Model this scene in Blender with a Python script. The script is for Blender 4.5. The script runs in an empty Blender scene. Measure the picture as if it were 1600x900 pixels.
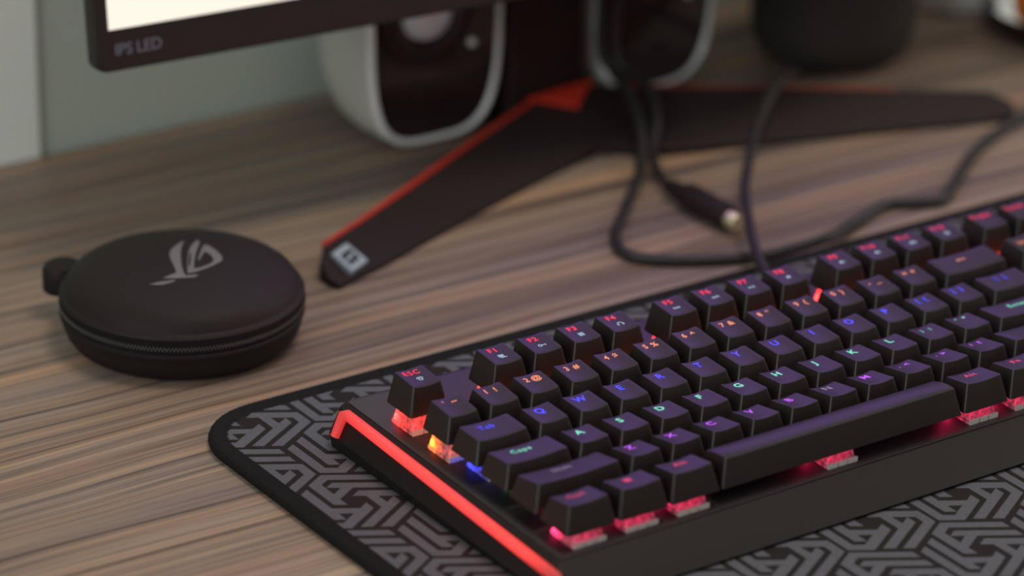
import bpy, bmesh, math, random
from mathutils import Vector, Matrix
random.seed(7)
scene = bpy.context.scene
COL = scene.collection
S = 0.001                      # everything below is written in millimetres

# ------------------------------------------------------------------ camera
cam_d = bpy.data.cameras.new('camera')
cam = bpy.data.objects.new('camera', cam_d); COL.objects.link(cam)
cam_d.sensor_width = 36.0
cam_d.lens = 5675.4 / 1600 * 36.0
cam_d.clip_start = 0.05; cam_d.clip_end = 50
RR = ((0.82395, -0.56635, 0.01883), (-0.21862, -0.34836, -0.91151), (0.5228, 0.74692, -0.41085))
cm = Matrix(((RR[0][0], -RR[1][0], -RR[2][0], -0.6857),
             (RR[0][1], -RR[1][1], -RR[2][1], -0.9417),
             (RR[0][2], -RR[1][2], -RR[2][2], 0.6490),
             (0, 0, 0, 1)))
cam.matrix_world = cm
cam_d.dof.use_dof = True
cam_d.dof.focus_distance = 1.422
cam_d.dof.aperture_fstop = 4.7
scene.camera = cam

# ------------------------------------------------------------------ world, light, exposure
w = bpy.data.worlds.new('world'); scene.world = w; w.use_nodes = True
bg = w.node_tree.nodes['Background']
bg.inputs[0].default_value = (1.0, 0.91, 0.86, 1); bg.inputs[1].default_value = 0.26
def area(name, loc, tgt, sx, sy, power, col):
    l = bpy.data.lights.new(name, 'AREA'); l.shape = 'RECTANGLE'; l.size = sx; l.size_y = sy
    l.energy = power; l.color = col
    o = bpy.data.objects.new(name, l); COL.objects.link(o)
    o.location = loc
    o.rotation_euler = (Vector(tgt) - Vector(loc)).to_track_quat('-Z', 'Y').to_euler()
    return o
area('window_daylight', (-2.2, -0.75, 1.15), (0.15, 0.3, 0.0), 1.3, 1.3, 26, (0.94, 0.99, 1.0))
area('window_daylight_side', (2.1, -0.45, 1.0), (0.2, 0.2, 0.0), 1.0, 1.0, 13, (1.0, 0.96, 0.90))
area('ceiling_lamp', (0.40, -0.22, 2.2), (0.3, 0.1, 0.0), 0.7, 0.7, 19, (1.0, 0.91, 0.82))
vs = scene.view_settings
vs.view_transform = 'Standard'; vs.look = 'None'; vs.gamma = 1.0; vs.use_curve_mapping = False
vs.exposure = -0.05

# ------------------------------------------------------------------ materials
def lin(r, g, b):
    f = lambda c: (c / 255 / 12.92) if c / 255 <= 0.04045 else ((c / 255 + 0.055) / 1.055) ** 2.4
    return (f(r), f(g), f(b), 1)
def pm(name, col, rough=0.5, spec=0.5, noise=0.0, nscale=300, bump=0.0, metallic=0.0, coat=0.0, emit=None, estr=0.0, sheen=0.0):
    m = bpy.data.materials.new(name); m.use_nodes = True
    nt = m.node_tree; b = nt.nodes['Principled BSDF']
    if len(col) == 3: col = (*col, 1)
    b.inputs['Base Color'].default_value = col
    b.inputs['Roughness'].default_value = rough
    b.inputs['Specular IOR Level'].default_value = spec
    b.inputs['Metallic'].default_value = metallic
    b.inputs['Coat Weight'].default_value = coat
    b.inputs['Sheen Weight'].default_value = sheen
    if emit:
        b.inputs['Emission Color'].default_value = (*emit[:3], 1); b.inputs['Emission Strength'].default_value = estr
    tc = nt.nodes.new('ShaderNodeTexCoord'); no = nt.nodes.new('ShaderNodeTexNoise')
    no.inputs['Scale'].default_value = nscale; no.inputs['Detail'].default_value = 3
    nt.links.new(tc.outputs['Object'], no.inputs['Vector'])
    if noise > 0:
        mr = nt.nodes.new('ShaderNodeMapRange')
        mr.inputs['To Min'].default_value = 1 - noise; mr.inputs['To Max'].default_value = 1 + noise
        nt.links.new(no.outputs['Fac'], mr.inputs['Value'])
        mx = nt.nodes.new('ShaderNodeMix'); mx.data_type = 'RGBA'; mx.blend_type = 'MULTIPLY'
        mx.inputs['Factor'].default_value = 1.0
        mx.inputs[6].default_value = col
        nt.links.new(mr.outputs['Result'], mx.inputs[7]); nt.links.new(mx.outputs[2], b.inputs['Base Color'])
    else:
        mr = nt.nodes.new('ShaderNodeMapRange')
        mr.inputs['To Min'].default_value = max(0.02, rough - 0.04); mr.inputs['To Max'].default_value = rough + 0.04
        nt.links.new(no.outputs['Fac'], mr.inputs['Value']); nt.links.new(mr.outputs['Result'], b.inputs['Roughness'])
    if bump > 0:
        bp = nt.nodes.new('ShaderNodeBump'); bp.inputs['Strength'].default_value = bump; bp.inputs['Distance'].default_value = 0.0004
        nt.links.new(no.outputs['Fac'], bp.inputs['Height']); nt.links.new(bp.outputs['Normal'], b.inputs['Normal'])
    return m
def em(name, col, strength, sample=False):
    m = pm(name, (0.02, 0.02, 0.02), 0.4, 0.4, emit=col, estr=strength)
    m.cycles.emission_sampling = 'AUTO' if sample else 'NONE'
    return m

def wood_material():
    m = bpy.data.materials.new('wood_laminate'); m.use_nodes = True
    nt = m.node_tree; N = nt.nodes; L = nt.links; b = N['Principled BSDF']
    b.inputs['Roughness'].default_value = 0.5; b.inputs['Specular IOR Level'].default_value = 0.35
    tc = N.new('ShaderNodeTexCoord')
    wob = N.new('ShaderNodeTexNoise'); wob.inputs['Scale'].default_value = 2.2; wob.inputs['Detail'].default_value = 2
    mpw = N.new('ShaderNodeMapping'); mpw.inputs['Scale'].default_value = (1.6, 3.0, 1)
    L.new(tc.outputs['Object'], mpw.inputs['Vector']); L.new(mpw.outputs['Vector'], wob.inputs['Vector'])
    sub = N.new('ShaderNodeVectorMath'); sub.operation = 'SUBTRACT'; sub.inputs[1].default_value = (0.5, 0.5, 0.5)
    L.new(wob.outputs['Color'], sub.inputs[0])
    mul = N.new('ShaderNodeVectorMath'); mul.operation = 'MULTIPLY'; mul.inputs[1].default_value = (0, 0.022, 0)
    L.new(sub.outputs['Vector'], mul.inputs[0])
    add = N.new('ShaderNodeVectorMath'); add.operation = 'ADD'
    L.new(tc.outputs['Object'], add.inputs[0]); L.new(mul.outputs['Vector'], add.inputs[1])
    def streak(sx, sy, detail, rough, off):
        mp = N.new('ShaderNodeMapping'); mp.inputs['Scale'].default_value = (sx, sy, 1); mp.inputs['Location'].default_value = off
        L.new(add.outputs['Vector'], mp.inputs['Vector'])
        n = N.new('ShaderNodeTexNoise'); n.inputs['Scale'].default_value = 1.0
        n.inputs['Detail'].default_value = detail; n.inputs['Roughness'].default_value = rough
        L.new(mp.outputs['Vector'], n.inputs['Vector']); return n
    def ramp(n, stops):
        r = N.new('ShaderNodeValToRGB')
        while len(r.color_ramp.elements) > 1: r.color_ramp.elements.remove(r.color_ramp.elements[-1])
        for i, (p, c) in enumerate(stops):
            e = r.color_ramp.elements[0] if i == 0 else r.color_ramp.elements.new(p)
            e.position = p; e.color = c if len(c) == 4 else (*c, 1)
        L.new(n.outputs['Fac'], r.inputs['Fac']); return r
    def mix(a, c, fac, mode='MIX'):
        x = N.new('ShaderNodeMix'); x.data_type = 'RGBA'; x.blend_type = mode
        if isinstance(fac, float): x.inputs['Factor'].default_value = fac
        else: L.new(fac, x.inputs['Factor'])
        L.new(a, x.inputs[6]); L.new(c, x.inputs[7]); return x.outputs[2]
    broad = ramp(streak(0.9, 20, 2, 0.5, (3, 1, 0)), [(0.28, (0.205, 0.152, 0.122)), (0.42, (0.310, 0.225, 0.172)), (0.56, (0.365, 0.268, 0.203)), (0.74, (0.230, 0.170, 0.139))])
    lines = ramp(streak(1.5, 170, 6, 0.70, (7, 2, 0)), [(0.32, (0.16, 0.17, 0.21)), (0.43, (0.62, 0.62, 0.66)), (0.53, (1, 1, 1)), (0.67, (1.34, 1.24, 1.04))])
    tone = ramp(streak(2.5, 60, 2, 0.5, (1, 9, 0)), [(0.35, (0.84, 0.88, 0.98)), (0.5, (1, 1, 1)), (0.68, (1.15, 1.0, 0.88))])
    fine = ramp(streak(8, 620, 4, 0.65, (5, 5, 0)), [(0.3, (0.55, 0.54, 0.55)), (0.6, (1.10, 1.09, 1.07))])
    c = mix(broad.outputs['Color'], lines.outputs['Color'], 1.0, 'MULTIPLY')
    c = mix(c, tone.outputs['Color'], 1.0, 'MULTIPLY')
    c = mix(c, fine.outputs['Color'], 0.75, 'MULTIPLY')
    L.new(c, b.inputs['Base Color'])
    bp = N.new('ShaderNodeBump'); bp.inputs['Strength'].default_value = 0.15; bp.inputs['Distance'].default_value = 0.0003
    L.new(lines.outputs['Color'], bp.inputs['Height']); L.new(bp.outputs['Normal'], b.inputs['Normal'])
    return m

M = {}
M['wood'] = wood_material()
M['wall'] = pm('wall_paint', (0.46, 0.545, 0.48), 0.8, 0.2, noise=0.05, nscale=12)
M['trim'] = pm('pale_strip_paint', (0.86, 0.95, 0.90), 0.6, 0.3, noise=0.03, nscale=20)
M['floor'] = pm('floor_tile', (0.25, 0.23, 0.21), 0.5, 0.4, noise=0.1, nscale=6)
M['legmetal'] = pm('desk_leg_paint', (0.03, 0.03, 0.03), 0.5)
M['cap'] = pm('keycap_plastic', (0.0135, 0.0088, 0.0073), 0.40, 0.45, nscale=900, bump=0.03)
M['case'] = pm('keyboard_case_plastic', (0.0115, 0.0088, 0.0082), 0.55, 0.22, noise=0.15, nscale=500, bump=0.05)
M['plate'] = pm('keyboard_plate', (0.015, 0.0115, 0.012), 0.40, 0.5, nscale=500)
M['mat'] = pm('mat_cloth', (0.021, 0.017, 0.0165), 0.9, 0.15, noise=0.35, nscale=900, bump=0.4)
M['print'] = pm('mat_print', (0.104, 0.102, 0.118), 0.85, 0.2, noise=0.30, nscale=1100, bump=0.35)
M['stitch'] = pm('stitch_thread', (0.013, 0.012, 0.012), 0.9, 0.1, noise=0.5, nscale=700, bump=0.8)
M['eva'] = pm('case_cloth', (0.015, 0.0110, 0.0105), 0.62, 0.22, noise=0.15, nscale=1200, bump=0.12)
M['tape'] = pm('zipper_tape_cloth', (0.012, 0.0105, 0.010), 0.9, 0.15, noise=0.45, nscale=1500, bump=0.6)
M['teeth'] = pm('zipper_teeth_nylon', (0.12, 0.11, 0.10), 0.4, 0.5)
M['logo'] = pm('emblem_print_grey', (0.15, 0.145, 0.15), 0.5, 0.4, noise=0.1, nscale=60)
M['blackplastic'] = pm('black_plastic', (0.018, 0.0112, 0.0108), 0.55, 0.18, noise=0.1, nscale=400, bump=0.04)
M['bezel'] = pm('bezel_plastic', (0.017, 0.013, 0.012), 0.5, 0.4, nscale=400)
M['gloss'] = pm('gloss_black', (0.026, 0.018, 0.017), 0.12, 0.5, nscale=30)
M['red'] = pm('red_trim_plastic', (0.50, 0.028, 0.012), 0.45, 0.4, nscale=100)
M['silver'] = pm('silver_print', (0.30, 0.37, 0.41), 0.4, 0.5, noise=0.1, nscale=150)
M['shell'] = pm('white_shell_plastic', (0.50, 0.51, 0.46), 0.4, 0.4, noise=0.03, nscale=30)
M['rim'] = pm('pale_rim_plastic', (0.80, 0.83, 0.82), 0.3, 0.5, nscale=50)
M['fabric'] = pm('speaker_fabric', (0.030, 0.025, 0.022), 0.8, 0.3, noise=0.3, nscale=700, bump=0.4)
M['cable'] = pm('cable_rubber', (0.017, 0.014, 0.014), 0.5, 0.4, nscale=200)
M['clip'] = pm('pale_switch_clip', (0.52, 0.50, 0.47), 0.4, 0.5, nscale=300)
M['dustcap'] = pm('silver_cone_metal', (0.80, 0.92, 0.98), 0.25, 0.5, metallic=0.2, nscale=60)
M['brass'] = pm('connector_tip_metal', (0.62, 0.55, 0.36), 0.3, 0.5, metallic=0.8, nscale=100)
M['white'] = pm('white_glaze', (0.74, 0.80, 0.78), 0.35, 0.5, noise=0.02, nscale=20)
M['orange'] = pm('orange_skin', (0.60, 0.14, 0.01), 0.5, 0.4, noise=0.1, nscale=200)
M['led_red'] = em('led_red', (1, 0.012, 0.010), 75, True)
M['led_orange'] = em('led_orange', (1, 0.13, 0.01), 36, True)
M['led_blue'] = em('led_blue', (0.02, 0.04, 1), 30, True)
M['led_green'] = em('led_green', (0.05, 0.6, 0.25), 4, True)
M['led_magenta'] = em('led_magenta', (0.6, 0.05, 1), 5, True)
M['led_pink'] = em('led_pink', (1, 0.02, 0.12), 36, True)
M['lg_red'] = em('legend_red', (1, 0.02, 0.045), 1.1)
M['lg_orange'] = em('legend_orange', (1, 0.29, 0.13), 0.95)
M['lg_blue'] = em('legend_blue', (0.045, 0.06, 1.0), 1.25)
M['lg_green'] = em('legend_green', (0.20, 0.85, 0.55), 0.95)
M['lg_magenta'] = em('legend_magenta', (0.58, 0.09, 1.0), 1.0)
M['lg_pink'] = em('legend_pink', (0.95, 0.06, 0.15), 0.85)
M['lg_white'] = em('legend_white', (0.42, 0.60, 0.72), 0.85)
M['lg_dim'] = pm('legend_unlit', (0.30, 0.27, 0.36), 0.5, 0.4)
M['strip'] = em('light_strip_red', (1, 0.045, 0.04), 1.15, True)
def strip_fade(m):
    nt = m.node_tree; b = nt.nodes['Principled BSDF']
    tc = nt.nodes.new('ShaderNodeTexCoord'); sp = nt.nodes.new('ShaderNodeSeparateXYZ'); nt.links.new(tc.outputs['Object'], sp.inputs[0])
    r = nt.nodes.new('ShaderNodeValToRGB')
    mr = nt.nodes.new('ShaderNodeMapRange'); mr.inputs['From Min'].default_value = -0.016; mr.inputs['From Max'].default_value = 0.136
    nt.links.new(sp.outputs['Y'], mr.inputs['Value']); nt.links.new(mr.outputs['Result'], r.inputs['Fac'])
    for i, (p, v) in enumerate(((0.0, 0.22), (0.05, 0.45), (0.16, 1.0), (0.80, 1.0), (0.95, 0.62), (1.0, 0.40))):
        e = r.color_ramp.elements[i] if i < 2 else r.color_ramp.elements.new(p)
        e.position = p; e.color = (v, v, v, 1)
    mu = nt.nodes.new('ShaderNodeMath'); mu.operation = 'MULTIPLY'; mu.inputs[1].default_value = 1.15
    nt.links.new(r.outputs['Color'], mu.inputs[0]); nt.links.new(mu.outputs[0], b.inputs['Emission Strength'])
    b.inputs['Base Color'].default_value = (0.30, 0.05, 0.05, 1)
strip_fade(M['strip'])
M['bezel_text'] = pm('bezel_lettering', (0.16, 0.16, 0.22), 0.5, 0.4)

def housing_material():
    m = bpy.data.materials.new('clear_switch_plastic'); m.use_nodes = True
    nt = m.node_tree; b = nt.nodes['Principled BSDF']; out = nt.nodes['Material Output']
    b.inputs['Base Color'].default_value = (0.18, 0.165, 0.165, 1); b.inputs['Roughness'].default_value = 0.2
    t = nt.nodes.new('ShaderNodeBsdfTranslucent'); t.inputs['Color'].default_value = (0.95, 0.93, 0.93, 1)
    no = nt.nodes.new('ShaderNodeTexNoise'); no.inputs['Scale'].default_value = 500
    tc = nt.nodes.new('ShaderNodeTexCoord'); nt.links.new(tc.outputs['Object'], no.inputs['Vector'])
    mr = nt.nodes.new('ShaderNodeMapRange'); mr.inputs['From Min'].default_value = 0.35; mr.inputs['From Max'].default_value = 0.65
    mr.inputs['To Min'].default_value = 0.12; mr.inputs['To Max'].default_value = 1.0
    nt.links.new(no.outputs['Fac'], mr.inputs['Value'])
    bp = nt.nodes.new('ShaderNodeBump'); bp.inputs['Strength'].default_value = 0.8; bp.inputs['Distance'].default_value = 0.0006
    nt.links.new(no.outputs['Fac'], bp.inputs['Height']); nt.links.new(bp.outputs['Normal'], b.inputs['Normal']); nt.links.new(bp.outputs['Normal'], t.inputs['Normal'])
    mx = nt.nodes.new('ShaderNodeMixShader'); nt.links.new(mr.outputs['Result'], mx.inputs[0])
    nt.links.new(b.outputs[0], mx.inputs[1]); nt.links.new(t.outputs[0], mx.inputs[2])
    nt.links.new(mx.outputs[0], out.inputs['Surface'])
    return m
M['housing'] = housing_material()

def screen_material():
    m = bpy.data.materials.new('lit_screen'); m.use_nodes = True
    nt = m.node_tree; N = nt.nodes; L = nt.links; b = N['Principled BSDF']
    b.inputs['Base Color'].default_value = (0.01, 0.01, 0.01, 1); b.inputs['Roughness'].default_value = 0.3
    tc = N.new('ShaderNodeTexCoord'); sp = N.new('ShaderNodeSeparateXYZ'); L.new(tc.outputs['Object'], sp.inputs[0])
    mr = N.new('ShaderNodeMapRange'); mr.inputs['From Min'].default_value = 0.088; mr.inputs['From Max'].default_value = 0.112
    L.new(sp.outputs['X'], mr.inputs['Value'])
    no = N.new('ShaderNodeTexNoise'); no.inputs['Scale'].default_value = 5; L.new(tc.outputs['Object'], no.inputs['Vector'])
    r = N.new('ShaderNodeValToRGB')
    r.color_ramp.elements[0].position = 0.3; r.color_ramp.elements[0].color = (0.24, 0.115, 0.58, 1)
    r.color_ramp.elements[1].position = 0.7; r.color_ramp.elements[1].color = (0.40, 0.21, 0.76, 1)
    L.new(no.outputs['Fac'], r.inputs['Fac'])
    mz = N.new('ShaderNodeMapRange'); mz.inputs['From Min'].default_value = 0.085; mz.inputs['From Max'].default_value = 0.15
    L.new(sp.outputs['Z'], mz.inputs['Value'])
    mt = N.new('ShaderNodeMix'); mt.data_type = 'RGBA'; L.new(mz.outputs['Result'], mt.inputs['Factor'])
    L.new(r.outputs['Color'], mt.inputs[6]); mt.inputs[7].default_value = (0.20, 0.125, 0.26, 1)
    mx = N.new('ShaderNodeMix'); mx.data_type = 'RGBA'
    mx.inputs[6].default_value = (0.38, 0.35, 0.30, 1); L.new(mt.outputs[2], mx.inputs[7]); L.new(mr.outputs['Result'], mx.inputs['Factor'])
    L.new(mx.outputs[2], b.inputs['Emission Color']); b.inputs['Emission Strength'].default_value = 2.8
    return m
M['screen'] = screen_material()

# ------------------------------------------------------------------ mesh helpers (millimetres in, metres out)
def mesh_of(name, verts, faces, mat=None, smooth=True, angle=32):
    me = bpy.data.meshes.new(name)
    me.from_pydata([(x * S, y * S, z * S) for x, y, z in verts], [], faces)
    bm = bmesh.new(); bm.from_mesh(me); bmesh.ops.recalc_face_normals(bm, faces=bm.faces); bm.to_mesh(me); bm.free()
    if mat: me.materials.append(M[mat])
    if smooth:
        me.polygons.foreach_set('use_smooth', [True] * len(me.polygons))
        me.set_sharp_from_angle(angle=math.radians(angle))
    me.update(); return me
def link(name, me, parent=None, loc=None):
    o = bpy.data.objects.new(name, me); COL.objects.link(o)
    if parent: o.parent = parent
    if loc: o.location = [c * S for c in loc]
    return o
def mk(name, verts, faces, mat, parent=None, loc=None, smooth=True, angle=32):
    return link(name, mesh_of(name, verts, faces, mat, smooth, angle), parent, loc)
def tag(o, label, cat, group=None, kind=None):
    o['label'] = label; o['category'] = cat
    if group: o['group'] = group
    if kind: o['kind'] = kind
    return o
def thing(name, label, cat, loc=(0, 0, 0), rot=(0, 0, 0)):
    o = bpy.data.objects.new(name, None); COL.objects.link(o); o.empty_display_size = 0.02
    o.location = [c * S for c in loc]; o.rotation_euler = [math.radians(a) for a in rot]
    return tag(o, label, cat)
class G:
    """collects vertices and faces"""
    def __init__(s): s.v = []; s.f = []
    def add(s, v, f):
        k = len(s.v); s.v += [tuple(p) for p in v]; s.f += [tuple(i + k for i in q) for q in f]; return s
    def box(s, x0, x1, y0, y1, z0, z1):
        return s.add([(x0, y0, z0), (x1, y0, z0), (x1, y1, z0), (x0, y1, z0), (x0, y0, z1), (x1, y0, z1), (x1, y1, z1), (x0, y1, z1)],
                     [(3, 2, 1, 0), (4, 5, 6, 7), (0, 1, 5, 4), (1, 2, 6, 5), (2, 3, 7, 6), (3, 0, 4, 7)])
    def loft(s, rings, cap0=True, cap1=True, closed=True):
        n = len(rings[0]); v = [p for r in rings for p in r]; f = []
        for i in range(len(rings) - 1):
            for j in range(n if closed else n - 1):
                a, b = i * n + j, i * n + (j + 1) % n
                f.append((a, b, b + n, a + n))
        if cap0: f.append(tuple(range(n - 1, -1, -1)))
        if cap1: f.append(tuple(range((len(rings) - 1) * n, len(rings) * n)))
        return s.add(v, f)
    def lathe(s, prof, seg=64, c=(0, 0)):
        """prof: (r, z) list; r == 0 closes with a fan"""
        rings = []; base = len(s.v); idx = []
        for r, z in prof:
            if r < 1e-6: idx.append([len(s.v)]); s.v.append((c[0], c[1], z))
            else:
                idx.append(list(range(len(s.v), len(s.v) + seg)))
                s.v += [(c[0] + r * math.cos(2 * math.pi * k / seg), c[1] + r * math.sin(2 * math.pi * k / seg), z) for k in range(seg)]
        for a, b in zip(idx, idx[1:]):
            for k in range(seg):
                k2 = (k + 1) % seg
                if len(a) == 1 and len(b) == 1: continue
                if len(a) == 1: s.f.append((a[0], b[k2], b[k]))
                elif len(b) == 1: s.f.append((a[k], a[k2], b[0]))
                else: s.f.append((a[k], a[k2], b[k2], b[k]))
        return s
    def build(s, name, mat, parent=None, loc=None, smooth=True, angle=32):
        return mk(name, s.v, s.f, mat, parent, loc, smooth, angle)
def rrect(x0, x1, y0, y1, r, n=4, e=0):
    """rounded rectangle outline, ccw, e extra points along each straight side"""
    pts = []
    cs = [(x1 - r, y0 + r, -90), (x1 - r, y1 - r, 0), (x0 + r, y1 - r, 90), (x0 + r, y0 + r, 180)]
    for i, (cx, cy, a0) in enumerate(cs):
        for k in range(n + 1):
            a = math.radians(a0 + 90 * k / n); pts.append((cx + r * math.cos(a), cy + r * math.sin(a)))
        if e:
            nx, ny, na = cs[(i + 1) % 4]; a = math.radians(a0 + 90)
            p = pts[-1]; q = (nx + r * math.cos(math.radians(na)), ny + r * math.sin(math.radians(na)))
            for k in range(1, e + 1):
                t = k / (e + 1); pts.append((p[0] + (q[0] - p[0]) * t, p[1] + (q[1] - p[1]) * t))
    return pts
def catmull(pts, n=8):
    P = [Vector(p) for p in pts]; P = [P[0] * 2 - P[1]] + P + [P[-1] * 2 - P[-2]]; out = []
    for i in range(1, len(P) - 2):
        a, b, c, d = P[i - 1:i + 3]
        for k in range(n):
            t = k / n
            out.append(0.5 * ((2 * b) + (c - a) * t + (2 * a - 5 * b + 4 * c - d) * t * t + (-a + 3 * b - 3 * c + d) * t ** 3))
    out.append(P[-2]); return out
def tube(g, pts, r, seg=10, cap=True):
    """r: number or list of radii"""
    rings = []; up = None
    for i, p in enumerate(pts):
        p = Vector(p)
        d = (Vector(pts[min(i + 1, len(pts) - 1)]) - Vector(pts[max(i - 1, 0)])).normalized()
        if up is None: up = Vector((0, 0, 1)) if abs(d.z) < 0.9 else Vector((1, 0, 0))
        s = d.cross(up).normalized(); u = s.cross(d).normalized(); up = u
        rr = r[i] if isinstance(r, (list, tuple)) else r
        rings.append([p + s * rr * math.cos(2 * math.pi * k / seg) + u * rr * math.sin(2 * math.pi * k / seg) for k in range(seg)])
    return g.loft(rings, cap, cap)
def tri_fill(poly):
    """triangulate a simple (possibly concave) 2-D polygon"""
    bm = bmesh.new(); vs_ = [bm.verts.new((x, y, 0)) for x, y in poly]
    f = bm.faces.new(vs_); bmesh.ops.triangulate(bm, faces=[f], ngon_method='EAR_CLIP')
    bm.verts.index_update()
    t = [tuple((v.co.x, v.co.y) for v in fc.verts) for fc in bm.faces]; bm.free(); return t
def clip_tri(poly, planes):
    for nx, ny, d in planes:          # keep nx*x + ny*y <= d
        out = []
        for i in range(len(poly)):
            a, b = poly[i], poly[(i + 1) % len(poly)]
            da, db = nx * a[0] + ny * a[1] - d, nx * b[0] + ny * b[1] - d
            if da <= 0: out.append(a)
            if (da < 0 < db) or (db < 0 < da):
                t = da / (da - db); out.append((a[0] + (b[0] - a[0]) * t, a[1] + (b[1] - a[1]) * t))
        poly = out
        if len(poly) < 3: return []
    return poly

# ------------------------------------------------------------------ the setting
g = G().box(-1500, 1900, 484, 560, -740, 1700); o = g.build('wall_back', 'wall', smooth=False)
tag(o, 'pale grey green painted wall behind the desk', 'wall', kind='structure')
g = G().box(-70, 38, 481.2, 484, -740, 1700); o = g.build('pale_strip_1', 'trim', smooth=False)  # thin pale strip added for the bright band on the wall
tag(o, 'bright pale upright strip on the wall left of the monitor', 'trim', kind='structure')
g = G().box(-1500, 1900, -1600, 560, -760, -740); o = g.build('floor', 'floor', smooth=False)
tag(o, 'plain floor under the desk', 'floor', kind='structure')

# ------------------------------------------------------------------ desk
desk = thing('desk', 'brown streaky wood grain desk against the wall', 'desk', (0, 0, -740))
G().loft([[(x, y, z) for x, y in rrect(-620 + i, 1180 - i, -330 + i, 480.5 - i, 6)] for z, i in ((-25, 1), (-24, 0), (-1, 0), (0, 1))]).build('desk_top', 'wood', desk, (0, 0, 740), angle=50)
legm = None
for x in (-590, 1110):
    for y in (-300, 420):
        if legm is None: legm = mesh_of('leg', *(lambda q: (q.v, q.f))(G().box(0, 40, 0, 40, 0, 715)), mat='legmetal', smooth=False)
        link('leg', legm, desk, (x, y, 0))

# ------------------------------------------------------------------ desk mat with stitched edge and printed maze pattern
MX0, MX1, MY0, MY1, MR = -50.8, 849, -157, 193.4, 30
mat_t = thing('desk_mat', 'large black desk mat with a grey angular maze print and stitched edge', 'desk mat', (0, 0, 0))
G().loft([[(x, y, z) for x, y in rrect(MX0 + 1, MX1 - 1, MY0 + 1, MY1 - 1, MR, 8)] for z in (0.0, 4.0)]).build('mat_cloth', 'mat', mat_t, angle=50)
# stitched edge: an overlocked rim running round the outline
outl = rrect(MX0 + 1.4, MX1 - 1.4, MY0 + 1.4, MY1 - 1.4, MR, 10, 0)
dense = []
for i in range(len(outl)):
    a, b = outl[i], outl[(i + 1) % len(outl)]; L_ = math.dist(a, b); k = max(1, int(L_ / 1.1))
    for j in range(k): dense.append((a[0] + (b[0] - a[0]) * j / k, a[1] + (b[1] - a[1]) * j / k))
rings = []
n = len(dense)
for i, (x, y) in enumerate(dense):
    px_, py_ = dense[i - 1]; nx_, ny_ = dense[(i + 1) % n]
    d = Vector((nx_ - px_, ny_ - py_, 0)).normalized(); s = Vector((d.y, -d.x, 0))
    bulge = 1.0 + 0.10 * (1 if i % 2 else -1)
    prof = [(-6.0, 4.02), (-3.4, 4.6), (-1.6, 4.9), (0.0, 5.0), (1.4, 4.2), (2.0, 2.6), (1.5, 0.8), (0.3, 0.05)]
    rings.append([(x + s.x * p * bulge, y + s.y * p * bulge, q if q < 4 else 4 + (q - 4) * bulge) for p, q in prof])
v = [p for r in rings for p in r]; m_ = 8
f = [(i * m_ + j, ((i + 1) % n) * m_ + j, ((i + 1) % n) * m_ + j + 1, i * m_ + j + 1) for i in range(n) for j in range(m_ - 1)]
mk('stitched_edge', v, f, 'stitch', mat_t)
# the print: three-armed hexagons
HA, HB = 44.45, 39.85
ARM = [(0, 25.0), (20.7, 13.05), (20.7, 8.3), (0.2, 20.2), (-4, 17.9), (-4, 8.9), (1.0, 12.1), (-3.8, 14.9), (0.35, 17.3), (20.7, 5.5), (20.7, 0.75),
       (5.2, 9.7), (-4.2, 4.3), (-4.2, -0.9), (-8.7, 1.7), (-8.7, 20.0)]
tris = []
for k in range(3):
    a = math.radians(120 * k); ca, sa = math.cos(a), math.sin(a)
    for t in tri_fill(ARM):
        tris.append([((x * ca - y * sa) * HA / 45.1, (x * sa + y * ca) * HB / 39.05) for x, y in t])
ins = 7.4
planes = [(-1, 0, -(MX0 + ins)), (1, 0, MX1 - ins), (0, -1, -(MY0 + ins)), (0, 1, MY1 - ins)]
for sx, sy, cx, cy in ((-1, 1, MX0 + MR, MY1 - MR), (1, 1, MX1 - MR, MY1 - MR), (-1, -1, MX0 + MR, MY0 + MR), (1, -1, MX1 - MR, MY0 + MR)):
    for aa in (18, 36, 54, 72):
        nx_, ny_ = sx * math.cos(math.radians(aa)), sy * math.sin(math.radians(aa))
        planes.append((nx_, ny_, nx_ * cx + ny_ * cy + MR - ins))
g = G()
for row in range(-5, 9):
    for col in range(-8, 19):
        cx = 150 + (col + (0.5 if row % 2 else 0)) * HA; cy = -59.9 + row * HB
        if not (MX0 - 30 < cx < MX1 + 30 and MY0 - 30 < cy < MY1 + 30): continue
        near = cx < MX0 + 60 or cx > MX1 - 60 or cy < MY0 + 60 or cy > MY1 - 60
        for t in tris:
            p = [(cx + x, cy + y) for x, y in t]
            if near: p = clip_tri(p, planes)
            if len(p) >= 3: g.add([(x, y, 4.06) for x, y in p], [tuple(range(len(p)))])
o = g.build('printed_pattern', 'print', mat_t, smooth=False); o['label'] = 'grey maze of three armed hexagons printed on the cloth'

# ------------------------------------------------------------------ keyboard
U = 19.05
kb = thing('keyboard', 'black backlit mechanical keyboard with red light strip on its side', 'keyboard', (0, 4.40, 27.12), (1.5, 0, 0))
KX1 = 18.25 * U
def bot(y): return -22.92 - (y + 5) * math.tan(math.radians(1.5))
def ring(x0, x1, y0, y1, z, r=2.0):
    return [(x, y, z if z is not None else bot(y)) for x, y in rrect(x0, x1, y0, y1, r, 3)]
G().loft([ring(-11, KX1 + 11, -20.0, 140, None), ring(-11.6, KX1 + 11.6, -21.0, 141, -21.0), ring(-6.5, KX1 + 6.5, -8.6, 141.0, -10.9), ring(-4.2, KX1 + 4.2, -6.6, 140.6, -9.6)]).build('case', 'case', kb, angle=25)
G().loft([ring(-3.6, KX1 + 3.6, -6.0, 140.0, -9.7), ring(-3.6, KX1 + 3.6, -6.0, 140.0, -9.2), ring(-3.2, KX1 + 3.2, -5.6, 139.6, -9.0)]).build('plate', 'plate', kb, angle=25)
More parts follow.
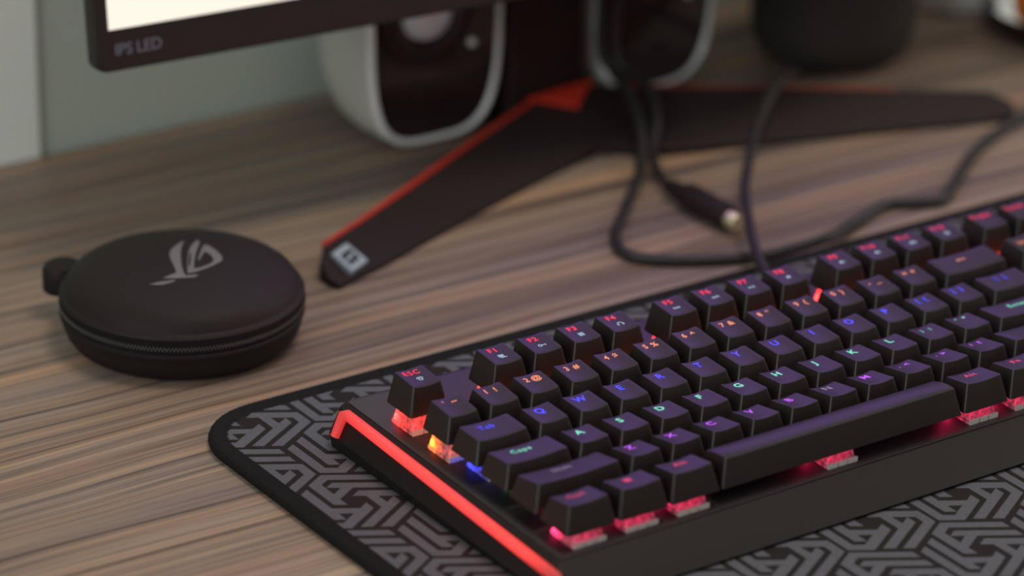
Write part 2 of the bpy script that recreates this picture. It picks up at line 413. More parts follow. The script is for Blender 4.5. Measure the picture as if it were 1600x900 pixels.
def strip(side):
    X = (lambda x: x) if side < 0 else (lambda x: KX1 - x)
    g = G()
    path = [(X(-12.4), 134.2, -20.0), (X(-8.4), 134.2, -11.2), (X(-8.2), 132.2, -10.6), (X(-10.2), -12.5, -11.2), (X(-10.8), -15.5, -12.6)]
    tube(g, path, [1.9, 2.1, 2.2, 2.3, 2.1], 12)
    return g.build('light_strip', 'strip', kb, angle=50)
strip(-1)['label'] = 'glowing red light strip on the left edge'
strip(1)['label'] = 'glowing red light strip on the right edge'

# rows: centre y, top front y, top back y, front z, back z
ROW = {'B': (5.2, -1.1, 12.0, 8.8, 6.5), 'Z': (24.9, 18.5, 32.7, 8.6, 5.8), 'A': (44.4, 38.0, 52.4, 7.9, 6.4),
       'Q': (64.1, 57.9, 71.9, 8.3, 8.4), 'N': (83.8, 77.4, 91.4, 9.9, 11.0), 'F': (109.2, 102.7, 116.9, 11.3, 12.1)}
INS = 3.2; DISH = 0.75
CAPB = {'B': -2.5, 'Z': -2.3, 'A': -1.9, 'Q': -0.9, 'N': -0.5, 'F': -0.5}
def top_z(row, wu, x, y):
    yc, y0, y1, z0, z1 = ROW[row]
    hw = (wu * U - 2 * INS) / 2
    t = (y - y0) / (y1 - y0)
    z = z0 + (z1 - z0) * t
    if wu > 5:                                   # the space bar is rounded over, not dished
        return z + 0.9 * (1 - (2 * t - 1) ** 2) - 0.4
    return z - DISH * (1 - min(1, (x / hw) ** 2))
capcache = {}
def cap_mesh(row, wu):
    if (row, wu) in capcache: return capcache[(row, wu)]
    yc, y0, y1, z0, z1 = ROW[row]; hw = (wu * U - 2 * INS) / 2; hb = wu * U / 2 - 0.5
    n, e = 4, 7
    def rg(hx, ya, yb, r, dz, flat=None):
        pts = rrect(-hx, hx, ya, yb, r, n, e)
        return [(x, y - yc, flat if flat is not None else top_z(row, wu, max(-hw, min(hw, x)), max(y0, min(y1, y))) - dz) for x, y in pts]
    rings = [rg(hb, yc - 9.0, yc + 9.0, 1.3, 0, CAPB[row]),
             rg(hw + 0.12, y0 - 0.12, y1 + 0.12, 1.1, 0.55),
             rg(hw - 0.05, y0 + 0.05, y1 - 0.05, 1.05, 0.12),
             rg(hw - 0.45, y0 + 0.45, y1 - 0.45, 0.9, 0.0)]
    ym = (y0 + y1) / 2; m = len(rings[0])
    for sc in (0.75, 0.5, 0.25):
        rings.append([(x * sc, (y + yc - ym) * sc + ym - yc, top_z(row, wu, x * sc, (y + yc - ym) * sc + ym)) for x, y, z in rings[3]])
    g = G().loft(rings, False, True)
    capcache[(row, wu)] = mesh_of('keycap', g.v, g.f, 'cap', True, 28)
    return capcache[(row, wu)]
# switch housing (shared) and led
hg = G()
def sect(h, z, r=0.8): return [(x, y, z) for x, y in rrect(-h, h, -h, h, r, 2)]
hg.loft([sect(7.4, -9.0), sect(7.4, -7.7), sect(6.9, -7.7), sect(6.8, -6.6), sect(6.1, -3.0), sect(5.2, 0.8)], False, True)
house_me = mesh_of('switch_housing', hg.v, hg.f, 'housing', True, 30)
cg = G()
for x0, x1 in ((-7.2, -2.6), (-2.0, 2.0), (2.6, 7.2)):
    cg.box(x0, x1, -8.2, -7.3, -9.0, -7.1)
clip_me = mesh_of('switch_clip', cg.v, cg.f, 'clip', False)
led_me = {}
for k in ('red', 'orange', 'blue', 'green', 'magenta', 'pink'):
    q = G().loft([[(x, y, z) for x, y in rrect(-1.6, 1.6, -0.9, 0.9, 0.3, 2)] for z in (-8.0, -4.8)])
    led_me[k] = mesh_of('led', q.v, q.f, 'led_' + k, False)

font_jobs = []
def text_job(s, key, size, dx, fy, row, wu, mat, name='legend', bold=0.0, sx=1.0):
    """fy: 0 rear .. 1 front of the cap top"""
    font_jobs.append((s, key, size, dx, fy, row, wu, mat, name, bold, sx))
def poly_legend(polys, key, dx, fy, row, wu, mat, name='icon'):
    yc, y0, y1, z0, z1 = ROW[row]; cy = y1 - (y1 - y0) * fy
    g = G()
    for p in polys:
        for t in tri_fill(p):
            g.add([(dx + x, cy + y - yc, top_z(row, wu, dx + x, cy + y) + 0.10) for x, y in t], [(0, 1, 2)])
    return g.build(name, mat, key, smooth=False)
def rect(x0, x1, y0, y1): return [(x0, y0), (x1, y0), (x1, y1), (x0, y1)]
def arc_band(cx, cy, r0, r1, a0, a1, n=10):
    o_ = []
    P = [(cx + r1 * math.cos(math.radians(a0 + (a1 - a0) * k / n)), cy + r1 * math.sin(math.radians(a0 + (a1 - a0) * k / n))) for k in range(n + 1)]
    Q = [(cx + r0 * math.cos(math.radians(a0 + (a1 - a0) * k / n)), cy + r0 * math.sin(math.radians(a0 + (a1 - a0) * k / n))) for k in range(n + 1)]
    return [[P[k], P[k + 1], Q[k + 1], Q[k]] for k in range(n)]
tri_r = lambda x: [(x, -0.8), (x + 1.25, 0), (x, 0.8)]
tri_l = lambda x: [(x, -0.8), (x, 0.8), (x - 1.25, 0)]
ICON = {
    'Esc': arc_band(0, -0.2, 0.55, 1.0, 0, 360, 12) + arc_band(0, -0.2, 1.3, 1.7, 20, 160, 8),
    'F1': [rect(-1.5, 1.0, -0.6, -0.2), rect(-1.5, 1.0, 0.9, 1.3), rect(-1.5, -1.1, -0.2, 0.9), rect(0.6, 1.0, -0.2, 0.9), rect(-0.9, 0.4, -0.1, 0.8), rect(-1.0, 1.8, -1.3, -0.9)],
    'F2': arc_band(-0.8, 0, 0.5, 0.95, 0, 360, 12) + [rect(0.1, 1.9, -0.22, 0.22), rect(1.3, 1.7, -0.75, -0.2)],
    'F3': [rect(-1.2, 1.2, 0.55, 1.2), rect(-1.2, -0.6, -1.2, 0.4), rect(-0.4, 0.3, -1.2, 0.4), rect(0.5, 1.2, -1.2, 0.4)],
    'F4': arc_band(0, -0.2, 0.95, 1.4, 0, 180, 10) + [rect(-1.5, -0.8, -1.2, -0.2), rect(0.8, 1.5, -1.2, -0.2)],
    'F5': [rect(-1.9, -1.5, -0.8, 0.8), tri_l(-0.2), tri_l(1.2)],
    'F6': [tri_r(-1.2), tri_r(0.2), rect(1.5, 1.9, -0.8, 0.8)],
    'F7': [tri_r(-1.6), rect(0.0, 0.4, -0.8, 0.8), rect(0.9, 1.3, -0.8, 0.8)],
    'F8': [rect(-0.9, 0.9, -0.8, 0.8)],
    'F9': [[(-1.4, -0.5), (-0.7, -0.5), (0.3, -1.1), (0.3, 1.1), (-0.7, 0.5), (-1.4, 0.5)]] + [rect(0.7, 1.6, -0.2, 0.2)],
    'F10': [[(-1.4, -0.5), (-0.7, -0.5), (0.3, -1.1), (0.3, 1.1), (-0.7, 0.5), (-1.4, 0.5)]] + arc_band(0.4, 0, 0.6, 1.0, -60, 60, 6),
    'F11': [[(-1.4, -0.5), (-0.7, -0.5), (0.3, -1.1), (0.3, 1.1), (-0.7, 0.5), (-1.4, 0.5)]] + arc_band(0.4, 0, 0.6, 0.95, -60, 60, 6) + arc_band(0.4, 0, 1.2, 1.5, -60, 60, 6),
    'F12': arc_band(0, 0, 0.5, 1.2, 0, 360, 12),
}
ROWLED = {'F': 'red', 'N': 'orange', 'Q': 'blue', 'A': 'green', 'Z': 'magenta', 'B': 'pink'}
ROWMAT = {'F': 'lg_red', 'N': 'lg_orange', 'Q': 'lg_blue', 'A': 'lg_green', 'Z': 'lg_magenta', 'B': 'lg_pink'}
def key(row, u, wu, main='', second='', kind='letter'):
    yc = ROW[row][0]; cx = (u + wu / 2) * U
    k = link('keycap', cap_mesh(row, wu), kb, (cx, yc, 0))
    h = link('switch_housing', house_me, kb, (cx, yc, 0))
    link('led', led_me[ROWLED[row]], h, (-4.3, 5.2, 0)); link('switch_clip', clip_me, h)
    if wu > 5:
        pass
    mt = ROWMAT[row]
    if kind == 'letter': text_job(main, k, 5.2, -0.5, 0.31, row, wu, 'lg_dim' if main == 'N' else mt, bold=0.032)
    elif kind == 'pair':
        text_job(main, k, 4.1, -2.3, 0.28, row, wu, mt, bold=0.032)
        text_job(second, k, 4.1, 2.0, 0.28, row, wu, mt, bold=0.032)
    elif kind == 'fn':
        text_job(main.upper() if len(main) < 4 else main, k, 4.1, -0.6, 0.24, row, wu, mt, bold=0.032)
        if main in ICON: poly_legend(ICON[main], k, 0.4, 0.60, row, wu, 'lg_white')
    elif kind == 'word':
        text_job(main, k, 4.0, 0.0 if wu < 1.4 else -1.5, 0.34, row, wu, 'lg_dim' if main == 'Shift' and u == 0 else mt, bold=0.032)
    elif kind == 'win':
        poly_legend([rect(-1.5, -0.1, 0.1, 1.5), rect(0.1, 1.5, 0.1, 1.5), rect(-1.5, -0.1, -1.5, -0.1), rect(0.1, 1.5, -1.5, -0.1)], k, -0.5, 0.36, row, wu, mt, 'legend')
    elif kind == 'back':
        poly_legend([[(-2.6, 0), (-1.2, 0.9), (-1.2, 0.3), (2.4, 0.3), (2.4, -0.3), (-1.2, -0.3), (-1.2, -0.9)]], k, -1.0, 0.34, row, wu, mt, 'legend')
    elif kind == 'menu':
        poly_legend([rect(-1.4, 1.4, 0.8, 1.2), rect(-1.4, 1.4, -0.1, 0.3), rect(-1.4, 1.4, -1.0, -0.6)], k, 0, 0.36, row, wu, mt, 'legend')
    return k
for name, u in (('Esc', 0), ('F1', 2), ('F2', 3), ('F3', 4), ('F4', 5), ('F5', 6.5), ('F6', 7.5), ('F7', 8.5), ('F8', 9.5), ('F9', 11), ('F10', 12), ('F11', 13), ('F12', 14)):
    key('F', u, 1, name, '', 'fn')
for name, u in (('PrtSc', 15.25), ('ScrLk', 16.25), ('Pause', 17.25)): key('F', u, 1, name, '', 'fn')
for i, (a, b) in enumerate(zip('`1234567890-=', '~!@#$%^&*()_+')): key('N', i, 1, a, b, 'pair')
key('N', 13, 2, kind='back')
key('Q', 0, 1.5, 'Tab', kind='word')
for i, c in enumerate('QWERTYUIOP'): key('Q', 1.5 + i, 1, c)
key('Q', 11.5, 1, '[', '{', 'pair'); key('Q', 12.5, 1, ']', '}', 'pair'); key('Q', 13.5, 1.5, '\\', '|', 'pair')
key('A', 0, 1.75, 'Caps', kind='word')
for i, c in enumerate('ASDFGHJKL'): key('A', 1.75 + i, 1, c)
key('A', 10.75, 1, ';', ':', 'pair'); key('A', 11.75, 1, "'", '"', 'pair'); key('A', 12.75, 2.25, 'Enter', kind='word')
key('Z', 0, 2.25, 'Shift', kind='word')
for i, c in enumerate('ZXCVBNM'): key('Z', 2.25 + i, 1, c)
for i, (a, b) in enumerate(((',', '<'), ('.', '>'), ('/', '?'))): key('Z', 9.25 + i, 1, a, b, 'pair')
key('Z', 12.25, 2.75, 'Shift', kind='word')
key('B', 0, 1.25, 'Ctrl', kind='word'); key('B', 1.25, 1.25, kind='win'); key('B', 2.5, 1.25, 'Alt', kind='word')
key('B', 3.75, 6.25, kind='blank')
key('B', 10, 1.25, 'Alt', kind='word'); key('B', 11.25, 1.25, 'Fn', kind='word'); key('B', 12.5, 1.25, kind='menu'); key('B', 13.75, 1.25, 'Ctrl', kind='word')
for row, names in (('N', ('Ins', 'Home', 'PgUp')), ('Q', ('Del', 'End', 'PgDn'))):
    for i, nme in enumerate(names): key(row, 15.25 + i, 1, nme, kind='word')
key('Z', 16.25, 1, '^', kind='letter')
for i, c in enumerate('<v>'): key('B', 15.25 + i, 1, c, kind='letter')
# lettering: one pass to make the text, one evaluation, then meshes laid on the dished cap tops
tmp = []
for j in font_jobs:
    cu = bpy.data.curves.new('t', 'FONT'); cu.body = j[0]; cu.size = j[2]; cu.align_x = 'CENTER'; cu.align_y = 'CENTER'
    cu.offset = j[9] * j[2] * (1.0 if len(j[0]) < 3 else 0.55); cu.resolution_u = 3
    if len(j[0]) > 1: cu.space_character = 1.18
    o = bpy.data.objects.new('t', cu); COL.objects.link(o); tmp.append(o)
bpy.context.view_layer.update()
dg = bpy.context.evaluated_depsgraph_get()
for o, (s, k, size, dx, fy, row, wu, mat, name, bold, sx) in zip(tmp, font_jobs):
    me = bpy.data.meshes.new_from_object(o.evaluated_get(dg))
    yc, y0, y1, z0, z1 = ROW[row]; cy = y1 - (y1 - y0) * fy
    me.name = name
    fit = min(1.0, 0.80 * (wu * U - 2 * INS) / max(0.1, max(v.co.x for v in me.vertices) - min(v.co.x for v in me.vertices)))
    for v in me.vertices:
        x = dx + v.co.x * fit; y = cy + v.co.y
        v.co = (x * S, (y - yc) * S, (top_z(row, wu, x, y) + 0.10) * S)
    me.materials.clear(); me.materials.append(M[mat])
    link(name, me, k)
    cu = o.data; bpy.data.objects.remove(o); bpy.data.curves.remove(cu)

# ------------------------------------------------------------------ round zip case
CCX, CCY = -5.4, 270.7
zc = thing('earphone_case', 'round black zipped earphone case with a grey emblem on its lid', 'case', (CCX, CCY, 0), (0, 0, 0))
LID = [(51.0, 21.0), (51.3, 22.0), (50.6, 23.2), (49.4, 23.8), (48.8, 25.2), (47.2, 28.0), (44.5, 30.2), (40, 32.0), (34, 33.3), (26, 34.3), (16, 35.1), (7, 35.5), (0, 35.6)]
BASE = [(0, 0), (40, 0.0), (43.5, 0.6), (46.5, 2.4), (48.8, 5.6), (50.2, 9.5), (50.8, 12.8), (51.4, 13.4), (51.4, 14.6), (50.7, 15.2)]
TAPE = [(50.2, 14.8), (51.0, 15.2), (51.2, 17.2), (50.6, 17.6), (50.6, 18.4), (51.2, 18.8), (51.2, 20.8), (50.4, 21.4)]
G().lathe(LID, 96).build('lid', 'eva', zc, angle=40)
G().lathe(BASE, 96).build('base_shell', 'eva', zc, angle=40)
G().lathe(TAPE, 96).build('zipper_tape', 'tape', zc, angle=40)
g = G()
for i in range(420):
    a = 2 * math.pi * i / 420
    ca, sa = math.cos(a), math.sin(a)
    z = 18.0 + (0.45 if i % 2 else -0.45)
    r0, r1, hw_, hz = 50.4, 51.6, 0.20, 0.42
    P = []
    for rr_, tt, zz in ((r0, -hw_, z - hz), (r1, -hw_, z - hz), (r1, hw_, z - hz), (r0, hw_, z - hz), (r0, -hw_, z + hz), (r1, -hw_, z + hz), (r1, hw_, z + hz), (r0, hw_, z + hz)):
        P.append((rr_ * ca - tt * sa, rr_ * sa + tt * ca, zz))
    g.add(P, [(3, 2, 1, 0), (4, 5, 6, 7), (0, 1, 5, 4), (1, 2, 6, 5), (2, 3, 7, 6), (3, 0, 4, 7)])
o = g.build('zipper_teeth', 'teeth', zc, smooth=False); o['kind'] = 'stuff'
# pull tab: a folded rubber loop at the hinge side
g = G()
tabp = [(-30.5, 38.5), (-36.5, 39.5), (-40.0, 43.5), (-40.2, 48.5), (-36.8, 52.6), (-31.5, 54.6), (-26.5, 53.4), (-22.5, 45.5)]
ctr = (-31.5, 46.5)
g.loft([[(ctr[0] + (x - ctr[0]) * k, ctr[1] + (y - ctr[1]) * k, z) for x, y in tabp] for z, k in ((11.5, 0.9), (12.6, 1.0), (22.4, 1.0), (23.6, 0.9))])
g.build('pull_tab', 'eva', zc, angle=50)
def lid_z(x, y):
    r = math.hypot(x, y); p = LID[::-1]
    for (r0, z0), (r1, z1) in zip(p, p[1:]):
        if r0 <= r <= r1: return z0 + (z1 - z0) * (r - r0) / (r1 - r0)
    return 22
FIN = [[11.74, 18.0], [7.2, 12.46], [3.92, 7.51], [0.58, 1.78], [-2.49, -4.06], [-4.59, -8.74], [-6.12, -12.88], [-6.16, -14.72], [-1.27, -16.78], [-3.58, -17.87], [-7.23, -16.59], [-10.91, -14.79], [-15.76, -11.5], [-12.11, -10.99], [-8.31, -10.23], [-6.37, -5.05], [-4.49, 0.64], [-2.27, 6.16], [-0.09, 9.58], [2.32, 12.01], [6.92, 15.27]]
TAIL = [[-22.78, -12.99], [-18.82, -13.37], [-16.32, -14.27], [-13.74, -15.04], [-11.82, -15.91], [-12.96, -16.63], [-16.0, -16.66], [-17.97, -16.6], [-20.05, -15.54]]
EYE = [[16.18, 15.22], [16.63, 13.61], [14.01, 9.96], [10.4, 5.2], [6.82, 0.47], [3.56, -4.41], [-0.42, -10.92], [2.92, -11.3], [7.3, -10.19], [9.65, -9.08], [11.79, -6.11], [12.71, -2.35], [12.62, 1.62], [12.12, 1.94], [9.2, -1.02], [5.45, -5.16], [5.5, -3.89], [9.19, 0.73], [14.28, 7.15], [16.73, 9.31], [17.3, 7.02], [17.21, 0.94], [16.6, -3.92], [15.42, -7.52], [13.21, -10.02], [9.12, -11.76], [3.43, -13.34], [-1.68, -13.97], [-4.81, -13.54], [-1.84, -7.89], [3.08, 0.21], [6.27, 5.16], [9.98, 9.84], [13.86, 13.58]]
g = G()
for poly in (FIN, TAIL, EYE):
    for t in tri_fill(poly): g.add([(x, y, lid_z(x, y) + 0.25) for x, y in t], [(0, 1, 2)])
o = g.build('emblem', 'logo', zc, smooth=False); o['label'] = 'grey slanted eye emblem with a swooping tail'

# ------------------------------------------------------------------ monitor: panel, neck, two spread legs
YAW = -4.4; TILT = -6.5
mon = thing('monitor', 'black monitor with a lit pale screen on a spread two legged stand with red trim', 'monitor', (268, 362, 0))
panel = Matrix.Translation((-8, 335, 97)) @ Matrix.Rotation(math.radians(YAW), 4, 'Z') @ Matrix.Rotation(math.radians(TILT), 4, 'X')
toroot = Matrix.Translation((-268, -362, 0)) @ panel
def pbuild(g, name, mat, smooth=True, angle=30, parent=mon):
    # the panel parts keep the panel's own frame as their object frame
    o = g.build(name, mat, parent, None, smooth, angle)
    m = toroot.copy(); m.translation = m.translation * S
    o.matrix_local = m; return o
PW, PH = 540, 322
def prr(i, y, r=5): return [(x, y, z) for x, z in rrect(i, PW - i, i, PH - i, r, 4)]
g = G()
g.loft([prr(1.0, 0), prr(0.2, 0.8), prr(0.0, 2), prr(0.0, 9), prr(1.5, 11)], True, True)
pbuild(g, 'panel_housing', 'bezel')
g = G().loft([[(x, y, z) for x, z in rrect(100 + i, PW - 100 - i, 40 + i, PH - 50 - i, 20, 6)] for y, i in ((10, 0), (30, 2), (45, 18), (48, 30))])
pbuild(g, 'rear_cover', 'blackplastic')
g = G().box(6.5, PW - 6.5, -0.35, 0.2, 18.6, PH - 6.5); scr = pbuild(g, 'screen', 'screen', False); scr['label'] = 'lit pale cream and purple screen'
g = G()
g.box(PW - 80, PW - 76, -0.6, 0.2, 7, 9); pbuild(g, 'power_light', 'silver', False)
cu = bpy.data.curves.new('t', 'FONT'); cu.body = 'IPS LED'; cu.size = 7.2; cu.align_x = 'LEFT'; cu.offset = 0.05; cu.resolution_u = 3; cu.space_character = 0.95
o = bpy.data.objects.new('t', cu); COL.objects.link(o); bpy.context.view_layer.update()
me = bpy.data.meshes.new_from_object(o.evaluated_get(bpy.context.evaluated_depsgraph_get()))
for v in me.vertices: v.co = ((8.5 + v.co.x) * S, -0.2 * S, (7.2 + v.co.y) * S)
bpy.data.objects.remove(o); bpy.data.curves.remove(cu)
me.name = 'lettering'; me.materials.clear(); me.materials.append(M['bezel_text'])
o = link('lettering', me, mon); m = toroot.copy(); m.translation = m.translation * S; o.matrix_local = m
# stand (root-local coordinates: world minus 268, 362)
def W(p): return (p[0] - 268, p[1] - 362)
g = G()
g.loft([[(x, y, z) for x, y in rrect(-23, 21, 30, 56, 6, 4)] for z in (0, 330)]); g.build('stand_neck', 'blackplastic', mon)
def leg(rear, front, zr, zf, name):
    """rear / front: matching point lists hub-ward along the leg; zr, zf: heights of the top face"""
    n_ = len(rear); g = G(); rings = []
    for i in range(n_):
        (rx, ry), (fx, fy) = W(rear[i]), W(front[i])
        d = Vector((rx - fx, ry - fy)).normalized()
        rings.append([(fx, fy, 0), (fx + d.x * 0.3, fy + d.y * 0.3, zf[i] - 0.8), (fx + d.x * 1.4, fy + d.y * 1.4, zf[i]),
                      (rx - d.x * 1.4, ry - d.y * 1.4, zr[i]), (rx - d.x * 0.2, ry - d.y * 0.2, zr[i] - 1.0), (rx, ry, 0)])
    g.loft(rings)
    lg = g.build(name, 'blackplastic', mon, angle=25)
    return lg
def trim(rear, front, zr, h, parent):
    g = G(); rings = []
    for i in range(len(rear)):
        (rx, ry), (fx, fy) = W(rear[i]), W(front[i]); d = Vector((rx - fx, ry - fy)).normalized()
        rings.append([(rx - d.x * 2.0, ry - d.y * 2.0, zr[i] - 1.0), (rx - d.x * 2.0, ry - d.y * 2.0, zr[i] + 0.5 * h[i]),
                      (rx + d.x * 1.0, ry + d.y * 1.0, zr[i] + 0.3 * h[i]), (rx + d.x * 1.0, ry + d.y * 1.0, zr[i] - 4)])
    g.loft(rings); return g.build('red_trim', 'red', parent, angle=25)
LR = [(74, 290), (81, 299), (109, 312), (138, 327), (176, 347), (214, 367), (253, 386), (290, 387)]
LF = [(73.5, 281), (75, 276), (105, 286), (140, 300), (178, 314.6), (222, 330.5), (262, 343), (277, 331)]
ZR = [9, 12, 12.6, 13, 13.5, 14, 15, 16]; ZF = [4, 3, 3, 3.2, 3.6, 4, 5, 6]
legL = leg(LR, LF, ZR, ZF, 'stand_leg'); trim(LR[1:], LF[1:], ZR[1:], [0.6, 0.8, 1, 1.2, 1.4, 1.8, 1.5], legL)
RRr = [(288, 387), (305, 379.5), (334, 361), (363, 343), (390, 326), (416, 310), (456, 287), (462, 278)]
RF = [(277, 331), (288, 324), (312, 316.5), (337.5, 309), (369, 299), (400.5, 289.4), (441.6, 275.7), (461, 269.6)]
ZR2 = [16, 15, 14.3, 14, 13.5, 13, 12, 8]; ZF2 = [6, 5, 4, 3.6, 3.4, 3.2, 3, 4]
legR = leg(RRr, RF, ZR2, ZF2, 'stand_leg'); trim(RRr[1:6], RF[1:6], [z - 0.4 for z in ZR2[1:6]], [0.8, 0.6, 0.4, 0.2, 0.0], legR)
hubp = [W(p) for p in ((250, 384), (292, 385), (291, 424), (243, 424))]
G().loft([[(x, y, 0) for x, y in hubp], [(x, y, 13.0) for x, y in hubp]]).build('stand_hub', 'blackplastic', mon, angle=25)
# red facet where the left leg meets the hub
def plane_z(x, y): return 15.2 + (x - 253) / 37 * 1.0
g = G()
T3 = [W((251, 386.5)), W((291, 388.5)), W((270, 371.5))]
g.loft([[(x, y, 11.5) for x, y in T3], [(x, y, z) for (x, y), z in zip(T3, (16.6, 18.2, 14.6))]]); g.build('red_facet', 'red', mon, smooth=False)
# silver badge near the tip of the left leg
E4 = [Vector(p) for p in ((92.08, 297.23, 9.99), (96.21, 286.26, 4.77), (84.01, 280.01, 4.57), (80.8, 291.5, 9.82))]
nrm = Vector((0.17, -0.37, 0.91)).normalized()
bx_ = lambda u, v, h: tuple((E4[3] * (1 - u) * (1 - v) + E4[0] * u * (1 - v) + E4[1] * u * v + E4[2] * (1 - u) * v) + nrm * h - Vector((268, 362, 0)))
def badge(rects, h0, h1, name, mat, parent):
    g = G()
    for u0, u1, v0, v1 in rects:
        g.loft([[bx_(u, v, h) for u, v in ((u0, v0), (u1, v0), (u1, v1), (u0, v1))] for h in (h0, h1)])
    return g.build(name, mat, parent, smooth=False)
bd = badge([(0, 1, 0, 1)], -1.5, 0.9, 'badge', 'silver', legL); bd['label'] = 'small silver square badge'
badge([(0.24, 0.86, 0.24, 0.42), (0.16, 0.40, 0.42, 0.50), (0.20, 0.80, 0.58, 0.76), (0.66, 0.86, 0.50, 0.58)], 0.5, 1.0, 'badge_mark', 'gloss', mon)

# ------------------------------------------------------------------ two desktop speakers
def egg(hw, z0, z1, n=56, p=3.7):
    zc_, hh = (z0 + z1) / 2, (z1 - z0) / 2; pts = []
    for k in range(n):
        a = 2 * math.pi * k / n; c, s = math.cos(a), math.sin(a)
        pts.append((hw * math.copysign(abs(c) ** (2 / p), c), zc_ + hh * math.copysign(abs(s) ** (2 / p), s)))
    return pts
def make_speaker(x, label, rz):
    t = thing('desktop_speaker', label, 'speaker', (x, 398, 0), (0, 0, rz)); t['group'] = 'pair of desktop speakers'
    H = 146
    secs = [(1.0, 37.5, 1.0, H - 1), (8, 39.5, 0.2, H + 0.5), (22, 40, 0.0, H + 1), (38, 38, 1.5, H - 1), (52, 33, 7, H - 8), (62, 25, 18, H - 22), (68, 14, 38, H - 44), (70, 4, 62, H - 68)]
    G().loft([[(px_, y, pz) for px_, pz in egg(hw, z0, z1)] for y, hw, z0, z1 in secs]).build('shell', 'shell', t, angle=60)
    prof = [(37.0, 0.9, 3.5), (37.8, 0.4, 0.0), (37.0, 1.2, -2.2), (35.6, 2.6, -2.6), (34.6, 3.6, -1.2), (34.4, 3.8, 1.5)]
    G().loft([[(px_, y, pz) for px_, pz in egg(hw, z0, H - z0)] for hw, z0, y in prof], False, False).build('front_rim', 'rim', t, angle=60)
    G().loft([[(px_, y, pz) for px_, pz in egg(34.8, 3.5, H - 3.5)] for y in (1.5, -0.4)]).build('front_panel', 'gloss', t, angle=40)
    def disc(prof, cz, name, mat, cx=0.0):
        g = G().lathe(prof, 40); g.v = [(cx + a, -c - 0.4, cz + b) for a, b, c in g.v]; return g.build(name, mat, t, angle=50)
    disc([(26.5, 0), (26.3, 1.4), (25, 2.0), (23.6, 1.4), (23.2, 0.2)], 67, 'driver_ring', 'blackplastic', -6)
    disc([(23.4, 0.25), (18.5, -0.1), (14.5, 1.0), (13.5, 1.2)], 67, 'driver_cone', 'gloss', -6)
    disc([(14.0, 0.9), (13.4, 3.0), (11.5, 5.4), (8.6, 7.4), (4.5, 8.6), (0, 9.0)], 67, 'dust_cap', 'dustcap', -6)
    disc([(12.5, 0), (12.3, 1.4), (10, 2.4), (6, 3.4), (0, 4.0)], 114, 'tweeter', 'gloss')
    disc([(2.1, 0), (2.1, 1.6), (1.5, 2.2), (0, 2.4)], 47, 'volume_knob', 'rim', 20)
    disc([(2.4, 0), (2.4, 1.4), (1.6, 1.9), (0, 2.0)], 22, 'tone_knob', 'blackplastic', 4)
    return t
make_speaker(205, 'white and black rounded desktop speaker behind the left stand leg', 0)
make_speaker(334, 'white and black rounded desktop speaker right of the monitor neck', 2)

# ------------------------------------------------------------------ dark cylinder speaker, white pot, dish
t = thing('smart_speaker', 'dark cloth covered cylindrical speaker behind the right stand leg', 'speaker', (445, 394, 0))
G().lathe([(0, 0), (27, 0), (32.5, 1.0), (37, 4.0), (40.2, 9), (41.7, 15), (42, 21), (42, 120), (41.4, 124)], 64).build('fabric_body', 'fabric', t, angle=50)
G().lathe([(41.4, 124), (40.6, 127), (38, 129), (30, 129.6), (0, 129.6)], 64).build('top_plate', 'blackplastic', t, angle=50)
t = thing('white_pot', 'round white pot at the back of the desk beside the cloth speaker', 'pot', (559, 431, 0))
G().lathe([(0, 0), (35, 0), (38, 0.8), (39.6, 3), (40.3, 8), (40.6, 16), (41.5, 80), (41.5, 84), (39.0, 84), (38, 60), (37, 20), (0, 14)], 56).build('pot_body', 'white', t, angle=50)
t = thing('dish', 'black rimmed dish with a white inside at the right edge of the desk', 'dish', (575, 353, 0))
G().lathe([(0, 0), (36, 0), (42, 1.5), (46, 6), (48, 13), (47.2, 14), (45.6, 13.4), (43.8, 7), (42.2, 4.8)], 56).build('dish_wall', 'blackplastic', t, angle=50)
G().lathe([(42.4, 4.7), (38, 3.6), (0, 3.2)], 56).build('dish_inside', 'white', t, angle=50)
t = thing('orange_fruit', 'small orange fruit lying in the black rimmed dish', 'fruit', (551, 351, 4.2))
G().lathe([(0, 0.0), (6, 0.8), (12, 4), (16, 10), (17, 16), (15.8, 22), (12, 27.5), (6, 30.6), (1.5, 31), (0, 30.4)], 32).build('fruit_skin', 'orange', t, angle=60)
G().lathe([(0, 30.2), (1.6, 30.6), (1.3, 32.4), (0, 32.8)], 10).build('stem', 'cable', t)

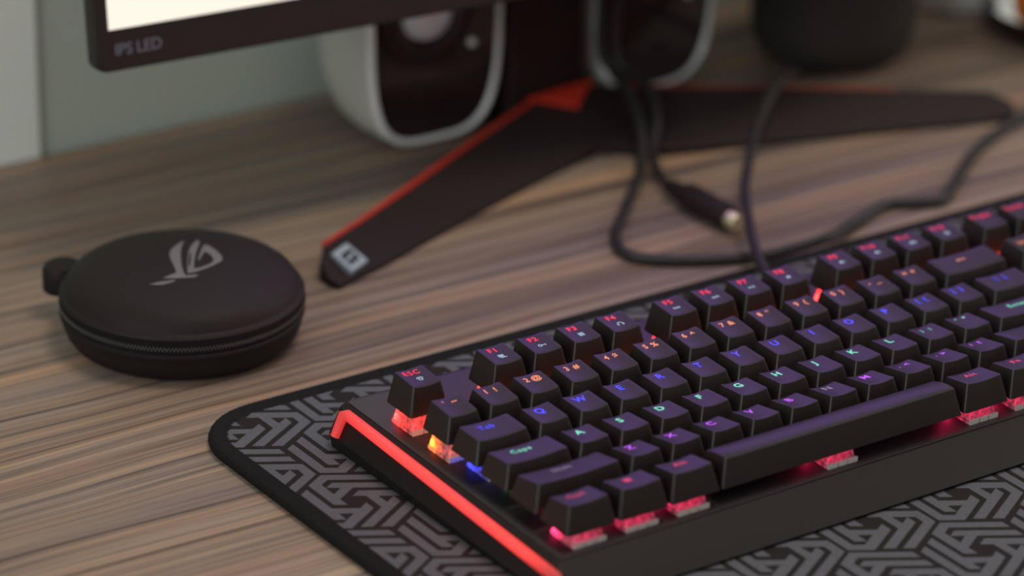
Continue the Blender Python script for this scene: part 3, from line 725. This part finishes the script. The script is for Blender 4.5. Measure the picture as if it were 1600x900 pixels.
# ------------------------------------------------------------------ cables
def cable(name, label, pts, r, n=8):
    g = G(); tube(g, catmull(pts, n), r, 10); o = g.build(name, 'cable', None, angle=60)
    return tag(o, label, 'cable')
cable('power_cable', 'long black cable looping on the desk below the monitor stand and round to the right',
      [(297, 389, 90), (293.5, 387, 36), (296, 380, 24), (292, 362, 20), (281, 337, 13), (263, 311, 4), (228, 276, 2.6), (207, 254, 2.6), (201, 234, 2.6), (220, 216, 2.6), (247, 204, 2.6), (266, 193.0 + 6, 4.5),
       (284, 197, 6.5), (308, 209.4, 2.6), (334, 218, 2.6), (350, 212.3, 2.6), (361, 209.4, 2.6), (379, 222, 2.6), (409, 244, 2.6), (439, 259.5, 2.6), (464, 268, 2.6), (492, 280, 2.6), (540, 290, 2.6)], 2.6)
pl = thing('plug_cable', 'short black cable ending in a thick plug with a pale metal tip', 'cable', (258, 232, 0))
def PL(p): return (p[0] - 258, p[1] - 232, p[2])
g = G(); tube(g, catmull([PL(p) for p in ((304, 387, 90), (300.5, 384, 32), (304, 374, 22.5), (301, 356, 20), (292, 338, 14), (277, 321, 7), (263, 295, 5), (259, 280, 5.5))], 8), 2.2, 10); g.build('cord', 'cable', pl, angle=60)
g = G(); tube(g, [PL(p) for p in ((259.2, 284, 5.6), (259.0, 278, 5.6), (259.0, 270, 5.8), (258.8, 268.5, 6.2), (258.6, 264, 6.4), (258.2, 240, 6.4), (258.2, 237, 6.4))], [3.2, 4.2, 4.6, 6.0, 6.3, 6.3, 5.6], 16); g.build('plug_body', 'blackplastic', pl, angle=40)
g = G(); tube(g, [PL(p) for p in ((258.2, 238, 6.4), (258.1, 231.5, 6.4), (258.1, 230.6, 6.4))], [4.2, 4.2, 3.6], 16); g.build('plug_tip', 'brass', pl, angle=40)
cable('keyboard_cable', 'black cable rising from behind the keyboard over the right stand leg',
      [(214, 151.5, 19), (222, 166, 16), (238, 194, 15), (269, 240, 16), (295, 270, 17), (318, 294, 19), (345, 318, 21.5), (368, 336, 21), (388, 352, 13), (400, 372, 4)], 2.4)
